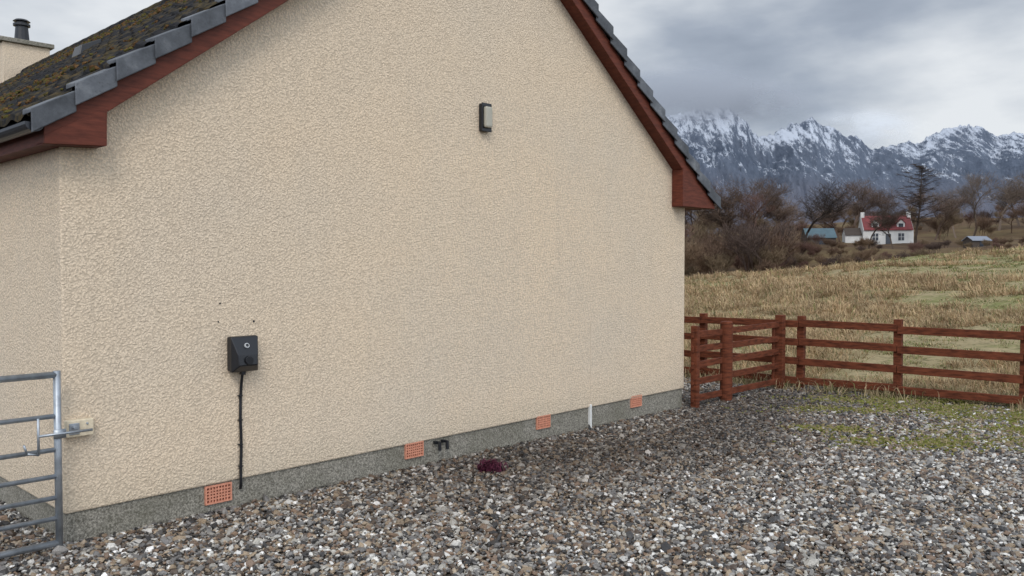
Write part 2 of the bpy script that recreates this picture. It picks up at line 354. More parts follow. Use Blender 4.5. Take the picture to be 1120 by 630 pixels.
for sc,zc in((EL-.062,2.79),(ER+.062,2.745)):
    seg=10; o=len(b.v); rr=.058
    for t in(-OV-.03,DP+.1):
        for r2 in(rr,rr-.006):
            for i in range(seg+1):
                a_=math.pi+math.pi*i/seg; b.v.append((sc+r2*math.cos(a_),t,zc+r2*math.sin(a_)))
    k=seg+1
    for i in range(seg):
        b.f.append((o+i,o+i+1,o+2*k+i+1,o+2*k+i)); b.f.append((o+k+i,o+k+i+1,o+3*k+i+1,o+3*k+i))
    b.f.append(tuple(o+i for i in range(k))); b.f.append(tuple(o+2*k+i for i in range(k)))
    b.f.append((o,o+k,o+3*k,o+2*k)); b.f.append((o+seg,o+k+seg,o+3*k+seg,o+2*k+seg))
b.obj('gutters',M_gutter,H)
ZT=BH+.085
def slope(name,sgn,e):
    ds=.238; nc=int((abs(S0-e))/ds)+1; ts=np.arange(-OV+.02,DP+OV-.02,.03); V=[];F=[]
    ph=(ts/.30)%1; prof=.024*(.5+.5*np.cos(2*math.pi*ph))**1.6+.006*(ph<.12)
    for c in range(nc):
        a0=abs(e-S0)-c*ds; a1=max(0,a0-ds-.04)
        jit=rng.normal(0,.003,len(ts))
        rows=[(a0,-.005),(a0,.036),(a0-.02,.040),(a1,.004)]
        o=len(V)
        for (aa,dz) in rows:
            for t,pz,j in zip(ts,prof,jit): V.append((S0+sgn*aa,t,ZA+ZT-m_*aa+dz+pz+j))
        k=len(ts)
        for r in range(3):
            i0=o+r*k
            ii=np.arange(k-1); F.append(np.stack([i0+ii,i0+ii+1,i0+k+ii+1,i0+k+ii],1))
    return fast_mesh(name,V,np.concatenate(F),M_tile,None,False,H)
slope('roof_tiles_near',-1,-.20); slope('roof_tiles_far',1,8.09)
b=MB()
b.prism([(EL,zu(EL)+BH-.01),(S0,ZA+BH-.01),(S0,ZA+ZT-.01),(EL,zu(EL)+ZT-.01)],-OV+.03,DP+OV-.03)
b.prism([(S0,ZA+BH-.01),(ER,zu(ER)+BH-.01),(ER,zu(ER)+ZT-.01),(S0,ZA+ZT-.01)],-OV+.03,DP+OV-.03); b.obj('roof_deck',M_dark,H)
b=MB()
t=-OV-.02
while t<DP+OV-.3:
    seg=8;o=len(b.v)
    for k_,tt in enumerate((t,t+.44)):
        rr=.135-.008*k_
        for i in range(seg+1):
            a_=math.pi*i/seg; b.v.append((S0+rr*math.cos(a_),tt,ZA+ZT-.05+rr*.95*math.sin(a_)))
    for i in range(seg): b.f.append((o+i,o+i+1,o+seg+2+i,o+seg+1+i))
    b.f.append(tuple(o+i for i in range(seg+1))); t+=.435
b.obj('ridge_tiles',M_tile,H)
def verge(sgn,e,name):
    b=MB(); ang=math.atan(m_); ca,sa=math.cos(ang),math.sin(ang); gauge=.262
    a0=abs(e-S0); i=0
    while a0-i*gauge>.05:
        aa=a0-i*gauge; j=random.uniform(-.005,.005)
        def pt(al,h,t): return (S0+sgn*(aa-al*ca),t,ZA+ZT-m_*aa+al*sa+h)
        Ln=.345; lo=.056+j; hi=.004+j; d0=-.095+j
        t0=-OV-.058+random.uniform(-.004,.004); t1=-OV-.036; te=-OV+.12
        b.hexa([pt(0,d0,t0),pt(Ln,d0-.04,t1),pt(Ln,d0-.04,t1+.018),pt(0,d0,t0+.018),pt(0,lo,t0),pt(Ln,hi,t1),pt(Ln,hi,t1+.018),pt(0,lo,t0+.018)])
        b.hexa([pt(0,lo-.024,t0+.0185),pt(Ln,hi-.024,t1+.0185),pt(Ln,hi-.024,te),pt(0,lo-.024,te),pt(0,lo-.001,t0+.0185),pt(Ln,hi-.001,t1+.0185),pt(Ln,hi+.012,te),pt(0,lo+.012,te)])
        i+=1
    return b.obj(name,M_verge,H,.006)
verge(-1,-.23,'verge_tiles_near'); verge(1,8.10,'verge_tiles_far')
n=14000; al=rng.uniform(0,1,n)*4.0; tt=rng.uniform(-.05,DP,n)
pm=np.array([mn.noise(Vector((a*.8,b_*.8,5)))+.5*mn.noise(Vector((a*3,b_*3,5))) for a,b_ in zip(al,tt)])
k=(pm>.17); al,tt=al[k],tt[k]; n=len(al); cs=np.round(al/.238)*.238+rng.uniform(0,.05,n); use=rng.uniform(size=n)<.7; al=np.where(use,cs,al); al=np.clip(al,0,4)
sz=rng.uniform(.012,.036,n); ss=-.18+al
c=np.array([.085,.072,.02])*rng.uniform(.5,1.3,(n,1)); br=rng.uniform(size=n)<.5; c[br]=np.array([.13,.07,.028])*rng.uniform(.6,1.2,(br.sum(),1))
scatter('roof_moss',np.stack([ss,tt,ZA+ZT-m_*np.abs(ss-S0)+.045],1),np.stack([sz,sz,sz*.6],1),c,M_moss,parent=H)
b=MB(); sv,tv=2.05,5.2; zv=ZA+ZT-m_*abs(sv-S0)
b.hexa([(sv-.16,tv-.14,zv-.1),(sv+.12,tv-.14,zv+.08),(sv+.12,tv+.14,zv+.08),(sv-.16,tv+.14,zv-.1),(sv-.12,tv-.12,zv+.06),(sv+.12,tv-.12,zv+.18),(sv+.12,tv+.12,zv+.18),(sv-.12,tv+.12,zv+.06)]); b.obj('roof_vent',M_black,H,.01)
ct=14.0; zr=ZA+ZT
b=MB(); b.box(S0-.45,S0+.45,ct-.3,ct+.3,zr-.5,zr+.56); b.obj('chimney_stack',M_harl,H,.015)
b=MB(); b.box(S0-.52,S0+.52,ct-.37,ct+.37,zr+.5605,zr+.65); b.obj('chimney_cope',M_pl,H,.01)
b=MB(); b.tube((S0-.0,ct,zr+.65),(S0-.0,ct,zr+1.0),.15,14,.12); b.tube((S0,ct,zr+1.0),(S0,ct,zr+1.05),.165,14); b.tube((S0,ct,zr+1.05),(S0,ct,zr+1.10),.10,14); b.tube((S0,ct,zr+1.10),(S0,ct,zr+1.14),.17,14,.12)
b.obj('chimney_pot',M_black,H,.004)
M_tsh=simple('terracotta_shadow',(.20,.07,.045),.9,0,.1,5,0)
def vent(s,z):
    w,h=.215,.14; b=MB(); x0,x1,z0,z1=s-w/2,s+w/2,z-h/2,z+h/2; f=.012
    b.box(x0,x1,-.002,.03,z0,z0+f); b.box(x0,x1,-.002,.03,z1-f,z1); b.box(x0,x0+f,-.002,.03,z0+f,z1-f); b.box(x1-f,x1,-.002,.03,z0+f,z1-f)
    nc,nr=8,5; cw=(w-2*f)/nc; ch=(h-2*f)/nr
    for c in range(1,nc): xx=x0+f+c*cw; b.box(xx-.005,xx+.005,0,.03,z0+f,z1-f)
    for r in range(1,nr): zz=z0+f+r*ch; b.box(x0+f,x1-f,.001,.029,zz-.005,zz+.005)
    e=empty('air_brick',parent=H); b.obj('grille',M_terra,e)
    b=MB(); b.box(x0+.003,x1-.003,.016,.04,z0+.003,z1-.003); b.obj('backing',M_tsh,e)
for s,z in((1.096,.140),(3.024,.17),(4.818,.19),(6.519,.215)): vent(s,z)
b=MB(); b.box(5.60,5.624,-.018,.03,-.02,.285); b.obj('white_conduit',M_white,H,.004)
b=MB(); b.box(5.610,5.615,-.003,.01,.286,1.25); b.obj('movement_joint',simple('joint_mastic',(.62,.52,.40),.8,0,.1,5,0),H)
b=MB()
for s in(3.29,3.385):
    b.tube((s,.02,.20),(s,-.045,.20),.014,12); b.tube((s,-.045,.210),(s,-.05,.13),.016,12); b.box(s-.028,s-.005,-.02,.02,.19,.215)
b.obj('overflow_pipes',M_black,H)
b=MB()
for s,z,r in((1.12,1.595,.007),(1.40,1.445,.009),(1.105,1.455,.006)): b.tube((s,.01,z),(s,-.004,z),r,8)
b.obj('wall_plugs',M_black,H)

# ------------------------------------------------------------ charger
E=empty('ev_charge_point',(A[0]+u[0]*1.275,A[1]+u[1]*1.275,1.205),TH)
b=MB(); b.box(-.105,.105,-.05,.0,-.132,.132); b.obj('back_case',M_black,E,.012)
def loft(rings):
    b=MB()
    for r in rings: b.v+=r
    n=len(rings[0])
    for k in range(len(rings)-1):
        for i in range(n):
            j=(i+1)%n; b.f.append((k*n+i,k*n+j,(k+1)*n+j,(k+1)*n+i))
    b.f.append(tuple(reversed(range(n)))); b.f.append(tuple((len(rings)-1)*n+i for i in range(n)))
    return b
r0=[(-.112,-.052,-.138),(.112,-.052,-.138),(.112,-.052,.138),(-.112,-.052,.138)]
r1=[(-.112,-.085,-.138),(.112,-.085,-.138),(.112,-.085,.132),(-.112,-.085,.132)]
r2=[(-.075,-.150,-.085),(.075,-.150,-.085),(.082,-.140,-.005),(-.082,-.140,-.005)]
loft([r0,r1,r2]).obj('front_cover',M_black,E,.007)
b=MB(); b.tube((-.0,-.112,.062),(-.0,-.124,.068),.020,20); b.obj('lock_disc',M_grey,E,.002)
b=MB(); b.tube((0,-.122,.067),(0,-.1265,.0692),.012,16); b.obj('lock_centre',M_black,E)
b=MB(); b.tube((.0,-.147,-.045),(.0,-.162,-.045),.033,20); b.obj('socket_flap',M_black,E,.003)
b=MB(); b.box(-.018,.018,-.07,-.03,-.165,-.13); b.obj('cable_gland',M_black,E,.004)
cu=bpy.data.curves.new('cable','CURVE'); cu.dimensions='3D'; cu.bevel_depth=.0115; cu.bevel_resolution=3
sp_=cu.splines.new('BEZIER'); pts=[(0,-.045,-.16),(.004,-.014,-.28),(-.002,-.014,-.5),(.002,-.014,-.72),(-.004,-.014,-.92),(-.003,-.012,-1.02),(.004,.01,-1.06)]
sp_.bezier_points.add(len(pts)-1)
for bp,p in zip(sp_.bezier_points,pts): bp.co=p; bp.handle_left_type=bp.handle_right_type='AUTO'
cu.materials.append(M_black); co=bpy.data.objects.new('cable',cu); scene.collection.objects.link(co); co.parent=E
b=MB()
for z in(-.33,-.52,-.71,-.88): b.box(-.022,.013,-.028,.0,z-.004,z+.004)
b.obj('cable_clips',M_black,E,.002)

# ------------------------------------------------------------ wall light
E=empty('bulkhead_wall_light',(A[0]+u[0]*3.91,A[1]+u[1]*3.91,3.34),TH)
b=MB(); b.box(-.062,.062,-.045,.0,-.135,.135); b.obj('base',M_black,E,.01)
b=MB(); b.box(-.066,.066,-.056,-.0455,-.14,-.105); b.box(-.066,.066,-.056,-.0455,.105,.14); b.box(-.066,-.048,-.056,-.0455,-.105,.105); b.box(.048,.066,-.056,-.0455,-.105,.105); b.obj('bezel',M_black,E,.004)
m,nt,bs=new_mat('ribbed_diffuser'); v=coords(nt); wv=N(nt,'ShaderNodeTexWave',bands_direction='Z'); wv.inputs['Scale'].default_value=30; L(nt,v,wv.inputs['Vector'])
L(nt,ramp(nt,wv.outputs['Fac'],[(.1,(.30,.28,.22)),(.8,(.52,.50,.42))]),bs.inputs['Base Color']); bs.inputs['Roughness'].default_value=.25; bump(nt,bs,wv.outputs['Fac'],.4,.003)
b=MB(); b.box(-.047,.047,-.095,-.046,-.104,.104); b.obj('diffuser',m,E,.018)

# ------------------------------------------------------------ field gate
G=empty('galvanised_field_gate',(A[0]-tin[0]*.12,A[1]-tin[1]*.12,0),TH)
b=MB(); x1=-.075; x0=-3.2
for z,r in((1.175,.022),(.905,.016),(.685,.016),(.51,.016),(.37,.016),(.235,.016),(.07,.022)): b.tube((x0,0,z),(x1,0,z),r,14)
b.tube((x1,0,.04),(x1,0,1.20),.023,14); b.tube((x0,0,.04),(x0,0,1.3),.023,14); b.tube((-1.6,-.0,.07),(-1.6,0,1.175),.016,12)
b.obj('frame',M_galv,G,smooth=True)
b=MB(); b.tube((-.20,-.03,.905),(-.20,-.03,.67),.008,10); b.tube((-.20,-.03,.79),(.13,-.03,.79),.009,10)
b.tube((-.20,-.03,.67),(-.27,-.04,.69),.007,8); b.tube((-.27,-.04,.69),(-.29,-.05,.75),.007,8); b.box(-.11,-.035,-.035,-.026,.76,.82); b.obj('spring_latch',M_galv,G,smooth=True)
E=empty('gate_latch_keeper',(A[0]+u[0]*.10,A[1]+u[1]*.10,.79),TH)
b=MB(); b.box(-.10,.075,-.055,-.0,-.055,.06); b.obj('timber_block',M_cream,E,.008)
b=MB(); b.box(-.085,-.02,-.062,-.0555,-.035,.04); b.tube((-.055,-.062,.015),(-.055,-.09,.015),.012,10); b.tube((.03,-.05,.03),(.03,-.064,.03),.008,8); b.obj('strike_plate',M_galv,E,.002)

# ------------------------------------------------------------ fences
E=empty('timber_rail_fence')
b=MB(); inn=-fm
ts=[-6.0,-4.5,-3.0,-1.5,0.12,1.52,3.06,4.6,6.1,7.6]
for t in ts:
    p=FC+fd*t; h=1.10+random.uniform(-.02,.02)
    b.beam((p[0],p[1],-.3),(p[0]+random.uniform(-.015,.015),p[1],h),.105,.10)
b.obj('posts',M_fence,E,.006)
b=MB()
for i in range(len(ts)-1):
    for z in(.985,.705,.425,.15):
        a_=FC+fd*(ts[i]+.004)+inn*.072; c_=FC+fd*(ts[i+1]-.004)+inn*.072; b.beam((a_[0],a_[1],z+random.uniform(-.02,.02)),(c_[0],c_[1],z+random.uniform(-.02,.02)),.032,.105)
b.obj('rails',M_fence,E,.004)
E=empty('timber_side_fence')
def gp(s,off=0): return A+u*s-tin*off
b=MB()
for s,w,h in((10.06,.12,1.12),(7.68,.09,1.08)):
    p=gp(s,.1); b.beam((p[0],p[1],-.3),(p[0],p[1],h),w,w)
b.obj('posts',M_fence,E,.006)
p=gp(8.44,.12); b=MB(); b.tube((p[0],p[1],-.3),(p[0],p[1],1.09),.085,18); b.tube((p[0],p[1],1.09),(p[0],p[1],1.105),.085,18,.07); b.obj('gate_post',M_fence,E,.004)
b=MB()
for z in(1.0,.80,.60,.38,.15):
    for s0,s1 in((7.60,8.35),(8.53,10.02)):
        a_=gp(s0,.1);c_=gp(s1,.1); b.beam((a_[0],a_[1],z-.03+random.uniform(-.01,.01)),(c_[0],c_[1],z-.03+random.uniform(-.01,.01)),.03,.085)
b.obj('rails',M_fence,E,.004)
b=MB()
for s in (8.62,9.9):
    p=gp(s,.07); b.beam((p[0],p[1],.08),(p[0],p[1],1.0),.03,.05)
b.obj('battens',M_fence,E,.003)

# ------------------------------------------------------------ small maroon plant by the wall
n=300; px=-.20+rng.normal(0,.05,n); py=7.70+rng.normal(0,.045,n); c=np.array([.085,.020,.038])*rng.uniform(.4,1.7,(n,1))
blades('maroon_plant',np.stack([px,py,np.full(n,.015)],1),rng.uniform(.05,.14,n),rng.uniform(0,6.28,n),rng.uniform(.1,1.2,n),rng.uniform(.010,.02,n),c)

# ------------------------------------------------------------ trees
def seg_mesh(segs):
    S=np.array(segs); p0=S[:,0:3];p1=S[:,3:6];r0=S[:,6];r1=S[:,7]; n=len(S)
    d=p1-p0; d/=np.linalg.norm(d,axis=1)[:,None]+1e-9
    ref=np.where(np.abs(d[:,2:3])<.9,np.array([[0,0,1.]]),np.array([[1.,0,0]])); a=np.cross(d,ref); a/=np.linalg.norm(a,axis=1)[:,None]; b=np.cross(d,a)
    V=[]
    for p,r in((p0,r0),(p1,r1)):
        for k in range(3):
            t=2*math.pi*k/3; V.append(p+(a*math.cos(t)+b*math.sin(t))*r[:,None])
    V=np.stack(V,1).reshape(-1,3); o=(np.arange(n)*6)[:,None]
    F=np.concatenate([o+np.array([[0,1,4]]),o+np.array([[0,4,3]]),o+np.array([[1,2,5]]),o+np.array([[1,5,4]]),o+np.array([[2,0,3]]),o+np.array([[2,3,5]])])
    return V,F
def decid(seed,Ht,spread=.6,levels=5,rt=None,upb=.25,stems=1):
    R=random.Random(seed); segs=[]; rt=rt or Ht*.022
    def grow(p,d,Ln,r,lv):
        k=3 if lv<levels-1 else 2
        for i in range(k):
            d=(d+Vector((R.gauss(0,.16),R.gauss(0,.16),R.gauss(0,.1)+upb*.18))).normalized()
            q=p+d*(Ln/k); r2=max(.012,r*(.86 if lv else .9)); segs.append((*p,*q,r,r2)); p=q;r=r2
            if lv<levels and (i>0 or lv>0):
                for _ in range(R.choice([1,2,2]) if lv<3 else 2):
                    a=R.uniform(0,6.283); side=Vector((math.cos(a),math.sin(a),R.uniform(-.1,.5))).normalized()
                    nd=(d*(1-spread)+side*spread).normalized(); grow(p,nd,Ln*R.uniform(.55,.78),r*.62,lv+1)
    for s in range(stems):
        a=R.uniform(0,6.28); o=Vector((math.cos(a),math.sin(a),0))*(.4 if stems>1 else 0)
        grow(o,(Vector((0,0,1))+o*.8).normalized(),Ht*R.uniform(.36,.44),rt,0)
    V,F=seg_mesh(segs); V[:,2]*=Ht/V[:,2].max(); return V,F
def larch(seed,Ht):
    R=random.Random(seed); segs=[]; p=Vector((0,0,0)); n=22; r=Ht*.024
    for i in range(n):
        q=p+Vector((R.gauss(.05,.07),R.gauss(0,.07),Ht/n)); r2=r*.93; segs.append((*p,*q,r,r2)); p=q;r=r2
        f=i/n
        if f>.25:
            for _ in range(3):
                a=R.uniform(0,6.283); Lb=Ht*.46*(1-f)**.28*R.uniform(.35,1.15)+.3; d=Vector((math.cos(a),math.sin(a)*.7,R.uniform(.0,.5))).normalized(); pp=p.copy(); rb=r*.45
                for j in range(6):
                    d=(d+Vector((R.gauss(0,.14),R.gauss(0,.14),.03))).normalized(); qq=pp+d*Lb/6; segs.append((*pp,*qq,rb,rb*.8)); pp=qq; rb=max(.016,rb*.8)
                    for _ in range(7):
                        a2=R.uniform(0,6.283); dd=Vector((math.cos(a2),math.sin(a2),R.uniform(-.3,.35))); l=R.uniform(.25,.9); e=pp+dd*l; segs.append((*pp,*e,.020,.013))
                        e2=e+Vector((R.gauss(0,.25),R.gauss(0,.25),-.06)); segs.append((*e,*e2,.017,.010))
    return seg_mesh(segs)
T1=decid(1,9,.62,5); T2=decid(5,10,.5,5); T3=decid(9,8,.66,5); TS=decid(21,5,.5,4,.05,.5,stems=5); TS2=decid(33,4,.55,4,.045,.5,stems=6)
def place(name,T,x,y,sc,col,rot=None,sx=1):
    V,F=T; n=len(V); jit=rng.uniform(.75,1.2,(n//6)).repeat(6)[:,None]
    o=fast_mesh(name,V,F,M_bark,np.array(col)*jit)
    o.location=(x,y,float(terr(x,y))-.1); o.rotation_euler=(0,0,rot if rot is not None else random.uniform(0,6)); o.scale=(sc*sx,sc*sx,sc); return o
px2=lambda px,Y:(px-560)/930*Y
BR=(.105,.070,.050); GB=(.15,.115,.09); PB=(.12,.082,.062)
for T,p,Y_,s,c,sx in ((T1,878,128,1.36,(.045,.034,.028),.85),(T2,935,165,1.25,PB,1.2),(T3,918,160,1.3,PB,1.1),(T1,948,172,1.2,PB,1.1),(T2,1064,180,1.38,GB,.9),(T1,1092,185,1.5,GB,.9),
    (T3,1114,190,1.6,GB,1.0),(T2,1045,178,1.1,GB,.9),(T1,800,140,1.38,BR,1.0),(T2,824,150,1.25,BR,1.1),(T3,783,135,1.5,BR,1),(T2,766,140,1.2,BR,1.2),(T3,845,150,1.25,PB,1.0),
    (T3,976,134,1.0,(.075,.055,.042),.75),(T1,950,134,.85,(.075,.055,.042),.9),(T2,1022,170,.95,PB,1.1),(T2,1134,182,1.3,GB,1.0)):
    place('bare_tree',T,px2(p,Y_),Y_,s,c,None,sx)
place('larch_tree',larch(3,13.6),px2(1001,148),148,1.0,(.05,.035,.026),.3)
VV=[];FF=[];CC=[];o=0
def addt(T,x,y,sc,col):
    global o
    V,F=T; a=random.uniform(0,6.28); c,s=math.cos(a),math.sin(a); W=V.copy()*sc; W=np.stack([W[:,0]*c-W[:,1]*s+x,W[:,0]*s+W[:,1]*c+y,W[:,2]+float(terr(x,y))-.15],1)
    VV.append(W); FF.append(F+o); CC.append(np.array(col)[None]*rng.uniform(.7,1.25,(len(V)//6)).repeat(6)[:,None]); o+=len(V)
cols=[(.13,.082,.055),(.16,.105,.065),(.09,.062,.050),(.18,.13,.08),(.14,.08,.062)]
for i in range(165):
    Y_=random.uniform(84,140); pxl=random.uniform(610,870) if random.random()<.8 else random.uniform(860,960)
    if Y_<100 and pxl>850: continue
    addt(random.choice((TS,TS2)),px2(pxl,Y_),Y_,random.uniform(.5,1.35)*(1 if pxl<850 else .45),random.choice(cols))
for i in range(28):
    Y_=random.uniform(138,190); pxl=random.uniform(640,860)
    addt(random.choice((T1,T2,T3)),px2(pxl,Y_),Y_,random.uniform(.6,1.15),random.choice(cols))
for i in range(90):
    Y_=random.uniform(165,240); pxl=random.uniform(860,1230)
    addt(random.choice((TS,TS2)) if random.random()<.85 else T1,px2(pxl,Y_),Y_,random.uniform(.45,1.0),random.choice(cols))
for i in range(50):
    Y_=random.uniform(95,135); pxl=random.uniform(995,1260); addt(TS2,px2(pxl,Y_),Y_,random.uniform(.2,.5),random.choice(cols))
for i in range(40):
    Y_=random.uniform(100,138); pxl=random.uniform(860,1010); addt(TS2,px2(pxl,Y_),Y_,random.uniform(.3,.65),random.choice(cols))
fast_mesh('woodland',np.concatenate(VV),np.concatenate(FF),M_bark,np.concatenate(CC))
print('woodland faces',sum(len(f) for f in FF))

# ------------------------------------------------------------ cottage & sheds
M_rroof=simple('red_painted_roof',(.15,.022,.022),.65,0,.25,2,.2,.01); M_win=simple('window_glass',(.03,.035,.045),.15,0,.2,3,0)
M_blue=simple('blue_grey_sheet_roof',(.065,.11,.13),.6,0,.15,1,.1,.01); M_slate=simple('pale_sheet_roof',(.20,.22,.26),.6); M_timber=simple('dark_timber',(.06,.045,.035),.8)
M_cw=simple('cottage_whitewash',(.60,.59,.56),.8,0,.1,.8,.1,.01)
cx,cy=px2(971,155),155; C=empty('white_cottage',(cx,cy,float(terr(cx,cy))-.35),-.20)
b=MB(); b.box(-4.3,4.3,0,5.4,-1,2.9); b.obj('walls',M_cw,C,.02)
def gable_x(b,x0,x1,y0,y1,z0,z1):
    ym=(y0+y1)/2; o=len(b.v); b.v+=[(x0,y0,z0),(x0,y1,z0),(x0,ym,z1),(x1,y0,z0),(x1,y1,z0),(x1,ym,z1)]
    b.f+=[(o,o+1,o+2),(o+3,o+5,o+4),(o,o+2,o+5,o+3),(o+1,o+4,o+5,o+2),(o,o+3,o+4,o+1)]
b=MB(); gable_x(b,-4.29,4.29,.01,5.39,2.9,5.35); b.obj('gable_walls',M_cw,C)
b=MB()
for y0,z0 in((-.25,2.75),(5.65,2.75)):
    b.hexa([(-4.2,y0,z0),(4.2,y0,z0),(4.2,2.7,5.42),(-4.2,2.7,5.42),(-4.2,y0,z0+.14),(4.2,y0,z0+.14),(4.2,2.7,5.56),(-4.2,2.7,5.56)])
b.obj('roof',M_rroof,C)
b=MB(); b.box(-4.3,-3.7,2.3,3.1,5.0,6.2); b.box(3.7,4.3,2.3,3.1,5.0,6.2)
for xd in(-2.2,2.2): b.box(xd-.65,xd+.65,.3,2.2,2.9,4.1); b.prism([(xd-.65,4.1),(xd+.65,4.1),(xd,4.7)],.3,2.4)
b.obj('chimneys_and_dormers',M_cw,C,.01)
b=MB()
for xd in(-2.2,2.2):
    for sg in(-1,1): b.hexa([(xd+sg*.8,.15,4.0),(xd,.15,4.75),(xd,2.6,4.75),(xd+sg*.8,2.6,4.0),(xd+sg*.8,.15,4.1),(xd,.15,4.85),(xd,2.6,4.85),(xd+sg*.8,2.6,4.1)])
b.obj('dormer_roofs',M_rroof,C)
b=MB()
for xd in(-2.2,2.2): b.box(xd-.4,xd+.4,.26,.31,3.1,4.0); b.box(xd-.5,xd+.5,-.03,.02,.9,2.2)
b.box(-.45,.45,-.03,.02,.0,2.1); b.obj('windows_and_door',M_win,C)
b=MB()
for xd in(-2.2,2.2): b.box(xd-.03,xd+.03,-.05,-.035,.9,2.2); b.box(xd-.5,xd+.5,-.05,-.035,1.52,1.58)
b.obj('glazing_bars',M_cw,C)
b=MB(); b.box(-7.2,-4.31,1,4.4,-1,2.0); gable_x(b,-7.19,-4.31,1.01,4.39,2.0,3.2); b.obj('byre_walls',M_cw,C)
b=MB()
for y0 in(.8,4.6): b.hexa([(-7.25,y0,1.9),(-4.32,y0,1.9),(-4.32,2.7,3.24),(-7.25,2.7,3.24),(-7.25,y0,2.0),(-4.32,y0,2.0),(-4.32,2.7,3.34),(-7.25,2.7,3.34)])
b.obj('byre_roof',M_timber,C)
def shed(name,pxc,Y_,w,d,h,rh,rot,mw,mr):
    x=px2(pxc,Y_); S_=empty(name,(x,Y_,float(terr(x,Y_))-.05),rot)
    b=MB(); b.box(-w/2,w/2,0,d,-.5,h); gable_x(b,-w/2+.01,w/2-.01,.01,d-.01,h,h+rh); b.obj('walls',mw,S_)
    b=MB()
    for y0 in(-.2,d+.2): b.hexa([(-w/2-.15,y0,h-.1),(w/2+.15,y0,h-.1),(w/2+.15,d/2,h+rh+.03),(-w/2-.15,d/2,h+rh+.03),(-w/2-.15,y0,h),(w/2+.15,y0,h),(w/2+.15,d/2,h+rh+.12),(-w/2-.15,d/2,h+rh+.12)])
    b.obj('roof',mr,S_)
    b=MB(); b.box(-w*.1,w*.12,-.04,.02,0,h*.8); b.obj('door',M_win,S_)
shed('blue_roofed_shed',898,150,5.0,4,1.4,1.6,-.1,M_timber,M_blue)
shed('garden_hut',1073,122,2.7,2.2,.9,.5,.1,M_timber,M_slate)

# ------------------------------------------------------------ mountains
RP=[(200,210),(400,170),(560,150),(680,132),(735,126),(752,122),(765,118),(778,119),(790,115),(800,118),(806,127),(815,131),(822,144),(829,150),(838,148),(846,146),(855,139),(866,133),(876,134),(885,129),(893,131),(900,138),(912,140),(922,149),(934,148),(943,156),(953,164),(962,161),(975,158),(992,155),(1004,156),(1012,149),(1024,144),(1036,139),(1049,136),(1060,138),(1072,139),(1082,146),(1092,148),(1104,144),(1118,146),(1140,156),(1170,150),(1220,170),(1300,190),(1420,220)]
rx=np.array([p[0] for p in RP],float); ry=np.array([(288-p[1])*5.376 for p in RP])
nxm,nym=1100,130; pxs=np.linspace(500,1300,nxm); ys=np.concatenate([np.linspace(2600,5000,110),np.linspace(5060,6200,20)])
V=np.empty((nym,nxm,3))
for j,pv in enumerate(pxs):
    tx=(pv-560)/930; Hr=float(np.interp(pv,rx,ry))
    for i,yv in enumerate(ys):
        xv=tx*yv; f=(yv-2600)/2400
        if f<=1:
            w=mn.noise(Vector((xv/420,yv/900,2.2)))
            p_=1.9+.9*w; base=f**p_
            rdg=1-abs(mn.noise(Vector((xv/190,yv/650,0)))*2); rdg2=1-abs(mn.noise(Vector((xv/62+yv/300,yv/330,4)))*2); r3=mn.noise(Vector((xv/20+yv/90,yv/110,8))); r4=1-abs(2*mn.noise(Vector((xv/30-yv/160,yv/200,14))))
            h=Hr*base+base**.5*(1-f**3)*(115*(rdg-.6)+66*(rdg2-.6)+30*(r4-.6))+ (15*(rdg2-.6)*f*f+12*r3*f)+11*mn.noise(Vector((xv/22,0,3)))*f**6+6*mn.noise(Vector((xv/8,0,3)))*f**6
        else:
            h=Hr*(1-(f-1)*1.6)+10*mn.noise(Vector((xv/24,yv/60,8)))-4
        V[i,j]=(xv,yv,h-6)
idx=np.arange(nxm*nym).reshape(nym,nxm); F=np.stack([idx[:-1,:-1],idx[:-1,1:],idx[1:,1:],idx[1:,:-1]],-1).reshape(-1,4)
def mat_mtn():
    m,nt,b=new_mat('snow_dusted_gabbro'); g=N(nt,'ShaderNodeNewGeometry'); P=g.outputs['Position']
    mp=N(nt,'ShaderNodeMapping'); mp.inputs['Scale'].default_value=(1,.22,.34); mp.inputs['Rotation'].default_value=(0,.35,0); L(nt,P,mp.inputs[0]); v=mp.outputs[0]
    n1=noise(nt,v,.035,8,.80); n2=noise(nt,P,.0035,4,.6); n3=noise(nt,v,.09,4,.7)
    sp=N(nt,'ShaderNodeSeparateXYZ'); L(nt,P,sp.inputs[0]); nz=N(nt,'ShaderNodeSeparateXYZ'); L(nt,g.outputs['Normal'],nz.inputs[0])
    rock=ramp(nt,n3,[(.3,(.048,.060,.086)),(.7,(.115,.135,.175))])
    low=ramp(nt,n1,[(.35,(.080,.078,.100)),(.65,(.14,.124,.138))])
    c=mix(nt,N_range(nt,sp.outputs[2],220,480),low,rock)
    sn=math_(nt,'ADD',math_(nt,'MULTIPLY',n1,1.6),math_(nt,'ADD',math_(nt,'MULTIPLY',n2,.6),math_(nt,'MULTIPLY',nz.outputs[2],.34)))
    sn=math_(nt,'ADD',sn,N_range(nt,sp.outputs[2],250,800,-.38,.03))
    c=mix(nt,N_range(nt,sn,1.25,1.42),c,(.58,.62,.69))
    c=mix(nt,.20,c,(.25,.30,.38))  # aerial haze baked into the colour: rock and snow pulled towards pale blue
    L(nt,c,b.inputs['Base Color']); b.inputs['Roughness'].default_value=1; b.inputs['Specular IOR Level'].default_value=0
    bump(nt,b,n1,.7,25); return m
fast_mesh('mountain_range',V.reshape(-1,3),F,mat_mtn(),None,True)

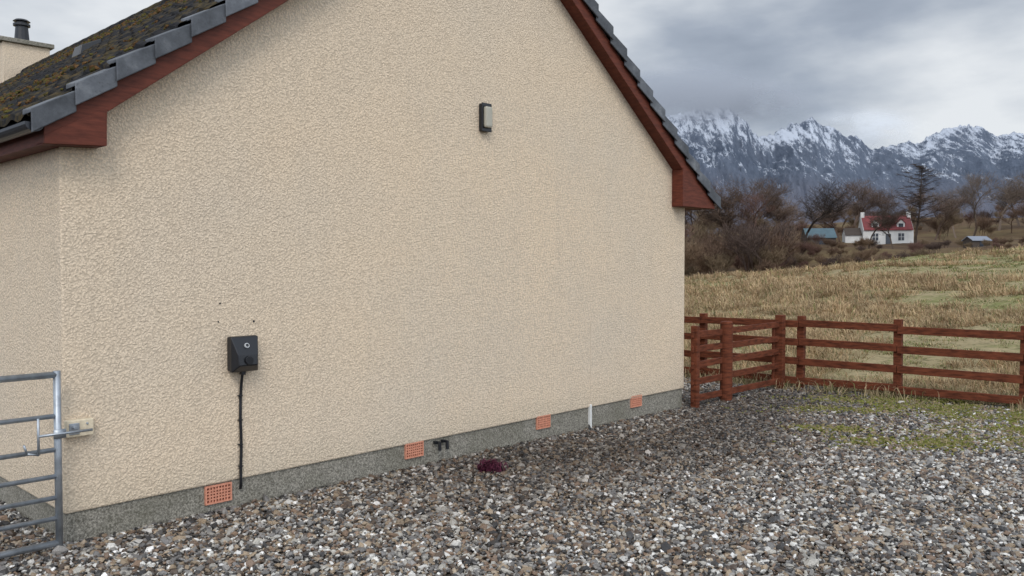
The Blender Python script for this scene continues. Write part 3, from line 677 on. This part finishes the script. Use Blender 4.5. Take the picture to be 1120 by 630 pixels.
# low cloud: thin curved banks of vapour standing at and behind the summits
def cloud(name,pxc,pyc,Y_,wpx,hpx,alb,dens,seed,n0=.28,n1=.68):
    sc=Y_/930; cx=(pxc-560)*sc; cz=1.9+(288-pyc)*sc; rx_=wpx*sc; rz_=hpx*sc
    m=bpy.data.materials.new(name); m.use_nodes=True; nt=m.node_tree; nt.nodes.clear()
    out=N(nt,'ShaderNodeOutputMaterial'); tr=N(nt,'ShaderNodeBsdfTransparent'); df=N(nt,'ShaderNodeBsdfDiffuse'); mxs=N(nt,'ShaderNodeMixShader')
    df.inputs[0].default_value=(*alb,1)
    tc=N(nt,'ShaderNodeTexCoord'); ob=tc.outputs['Object']; ln=N(nt,'ShaderNodeVectorMath',operation='LENGTH')
    mp=N(nt,'ShaderNodeMapping'); mp.inputs['Scale'].default_value=(1/rx_,0,1/rz_); L(nt,ob,mp.inputs[0]); L(nt,mp.outputs[0],ln.inputs[0])
    mp2=N(nt,'ShaderNodeMapping'); mp2.inputs['Scale'].default_value=(1/rz_*.6,1/rz_,1/rz_*1.2); mp2.inputs['Location'].default_value=(seed,seed*2,0); L(nt,ob,mp2.inputs[0])
    nn=noise(nt,mp2.outputs[0],1.1,4,.5)
    e=N_range(nt,ln.outputs['Value'],1.0,.15,0,1,True)
    a=math_(nt,'MULTIPLY',e,N_range(nt,nn,n0,n1,0,dens,True))
    L(nt,a,mxs.inputs[0]); L(nt,tr.outputs[0],mxs.inputs[1]); L(nt,df.outputs[0],mxs.inputs[2]); L(nt,mxs.outputs[0],out.inputs[0])
    nx_,nz_=24,10; V=[];F=[]
    for i in range(nz_+1):
        for j in range(nx_+1):
            a1=(j/nx_*2-1); a2=(i/nz_*2-1); V.append((a1*rx_,(a1*a1*.25+a2*a2*.15)*rx_*.6,a2*rz_))
    for i in range(nz_):
        for j in range(nx_): k=i*(nx_+1)+j; F.append((k,k+1,k+nx_+2,k+nx_+1))
    o=fast_mesh(name,V,F,m,None,True); o.location=(cx,Y_,cz)
cloud('low_cloud',762,104,4250,120,46,(.33,.355,.40),1.0,3.1,.12,.46)
cloud('low_cloud',835,112,4350,80,30,(.37,.395,.44),.7,7.7,.2,.55)
cloud('low_cloud',945,146,6600,90,34,(.66,.69,.72),1.0,5.2)

# ------------------------------------------------------------ sky, sun
W=bpy.data.worlds.new('World'); scene.world=W; W.use_nodes=True; nt=W.node_tree; nt.nodes.clear()
out=N(nt,'ShaderNodeOutputWorld'); sky=N(nt,'ShaderNodeTexSky',sky_type='NISHITA'); sky.sun_disc=False
sun_dir=Vector((.05,-1,1.0)).normalized()
el=math.asin(sun_dir.z); sky.sun_elevation=el; sky.sun_rotation=math.atan2(sun_dir.x,sun_dir.y)
tc=N(nt,'ShaderNodeTexCoord'); D=tc.outputs['Generated']
mp=N(nt,'ShaderNodeMapping'); mp.inputs['Scale'].default_value=(1,1,2.8); mp.inputs['Rotation'].default_value=(.1,.22,0); mp.inputs['Location'].default_value=(.3,.1,.4); L(nt,D,mp.inputs[0])
n1=noise(nt,mp.outputs[0],2.6,5,.5); n2=noise(nt,mp.outputs[0],7.5,5,.52)
f=math_(nt,'ADD',math_(nt,'MULTIPLY',n1,1.05),math_(nt,'MULTIPLY',n2,.46)); f=math_(nt,'SUBTRACT',f,.22)
nrm=N(nt,'ShaderNodeVectorMath',operation='NORMALIZE'); L(nt,D,nrm.inputs[0])
def lobe(px,py,width,amp):
    d=Vector(((px-560)/930,1,(288-py)/930)).normalized(); dp=N(nt,'ShaderNodeVectorMath',operation='DOT_PRODUCT')
    L(nt,nrm.outputs[0],dp.inputs[0]); dp.inputs[1].default_value=d
    return N_range(nt,dp.outputs['Value'],math.cos(width),1,0,amp,True)
for a in ((1095,100,.15,.24),(980,140,.12,.08),(40,-60,.6,.36),(860,30,.24,-.09),(1060,10,.16,-.06),(760,110,.12,-.05)): f=math_(nt,'ADD',f,lobe(*a))
c=ramp(nt,f,[(.30,(.265,.31,.385)),(.48,(.385,.435,.515)),(.64,(.58,.625,.685)),(.84,(.82,.85,.88))])
sp=N(nt,'ShaderNodeSeparateXYZ'); L(nt,D,sp.inputs[0])
c=mix(nt,1.0,c,N_range(nt,sp.outputs[1],.75,-.5,1.0,2.7,True),'MULTIPLY')
b1=N(nt,'ShaderNodeBackground'); L(nt,sky.outputs[0],b1.inputs[0]); b1.inputs[1].default_value=.08
b2=N(nt,'ShaderNodeBackground'); L(nt,c,b2.inputs[0]); b2.inputs[1].default_value=1.0
mx=N(nt,'ShaderNodeMixShader'); mx.inputs[0].default_value=.93; L(nt,b1.outputs[0],mx.inputs[1]); L(nt,b2.outputs[0],mx.inputs[2]); L(nt,mx.outputs[0],out.inputs[0])
sd=bpy.data.lights.new('sun','SUN'); sd.energy=1.3; sd.angle=math.radians(22); sd.color=(1,.93,.85)
so=bpy.data.objects.new('sun',sd); scene.collection.objects.link(so); so.rotation_euler=(-sun_dir).to_track_quat('-Z','Y').to_euler()

# ------------------------------------------------------------ camera
cd=bpy.data.cameras.new('camera'); cam=bpy.data.objects.new('camera',cd); scene.collection.objects.link(cam)
cam.location=(0,0,1.9); cam.rotation_euler=(math.radians(90-1.663),0,0); cd.lens=930/1120*36; cd.sensor_width=36; cd.clip_end=20000; cd.clip_start=.1
scene.camera=cam
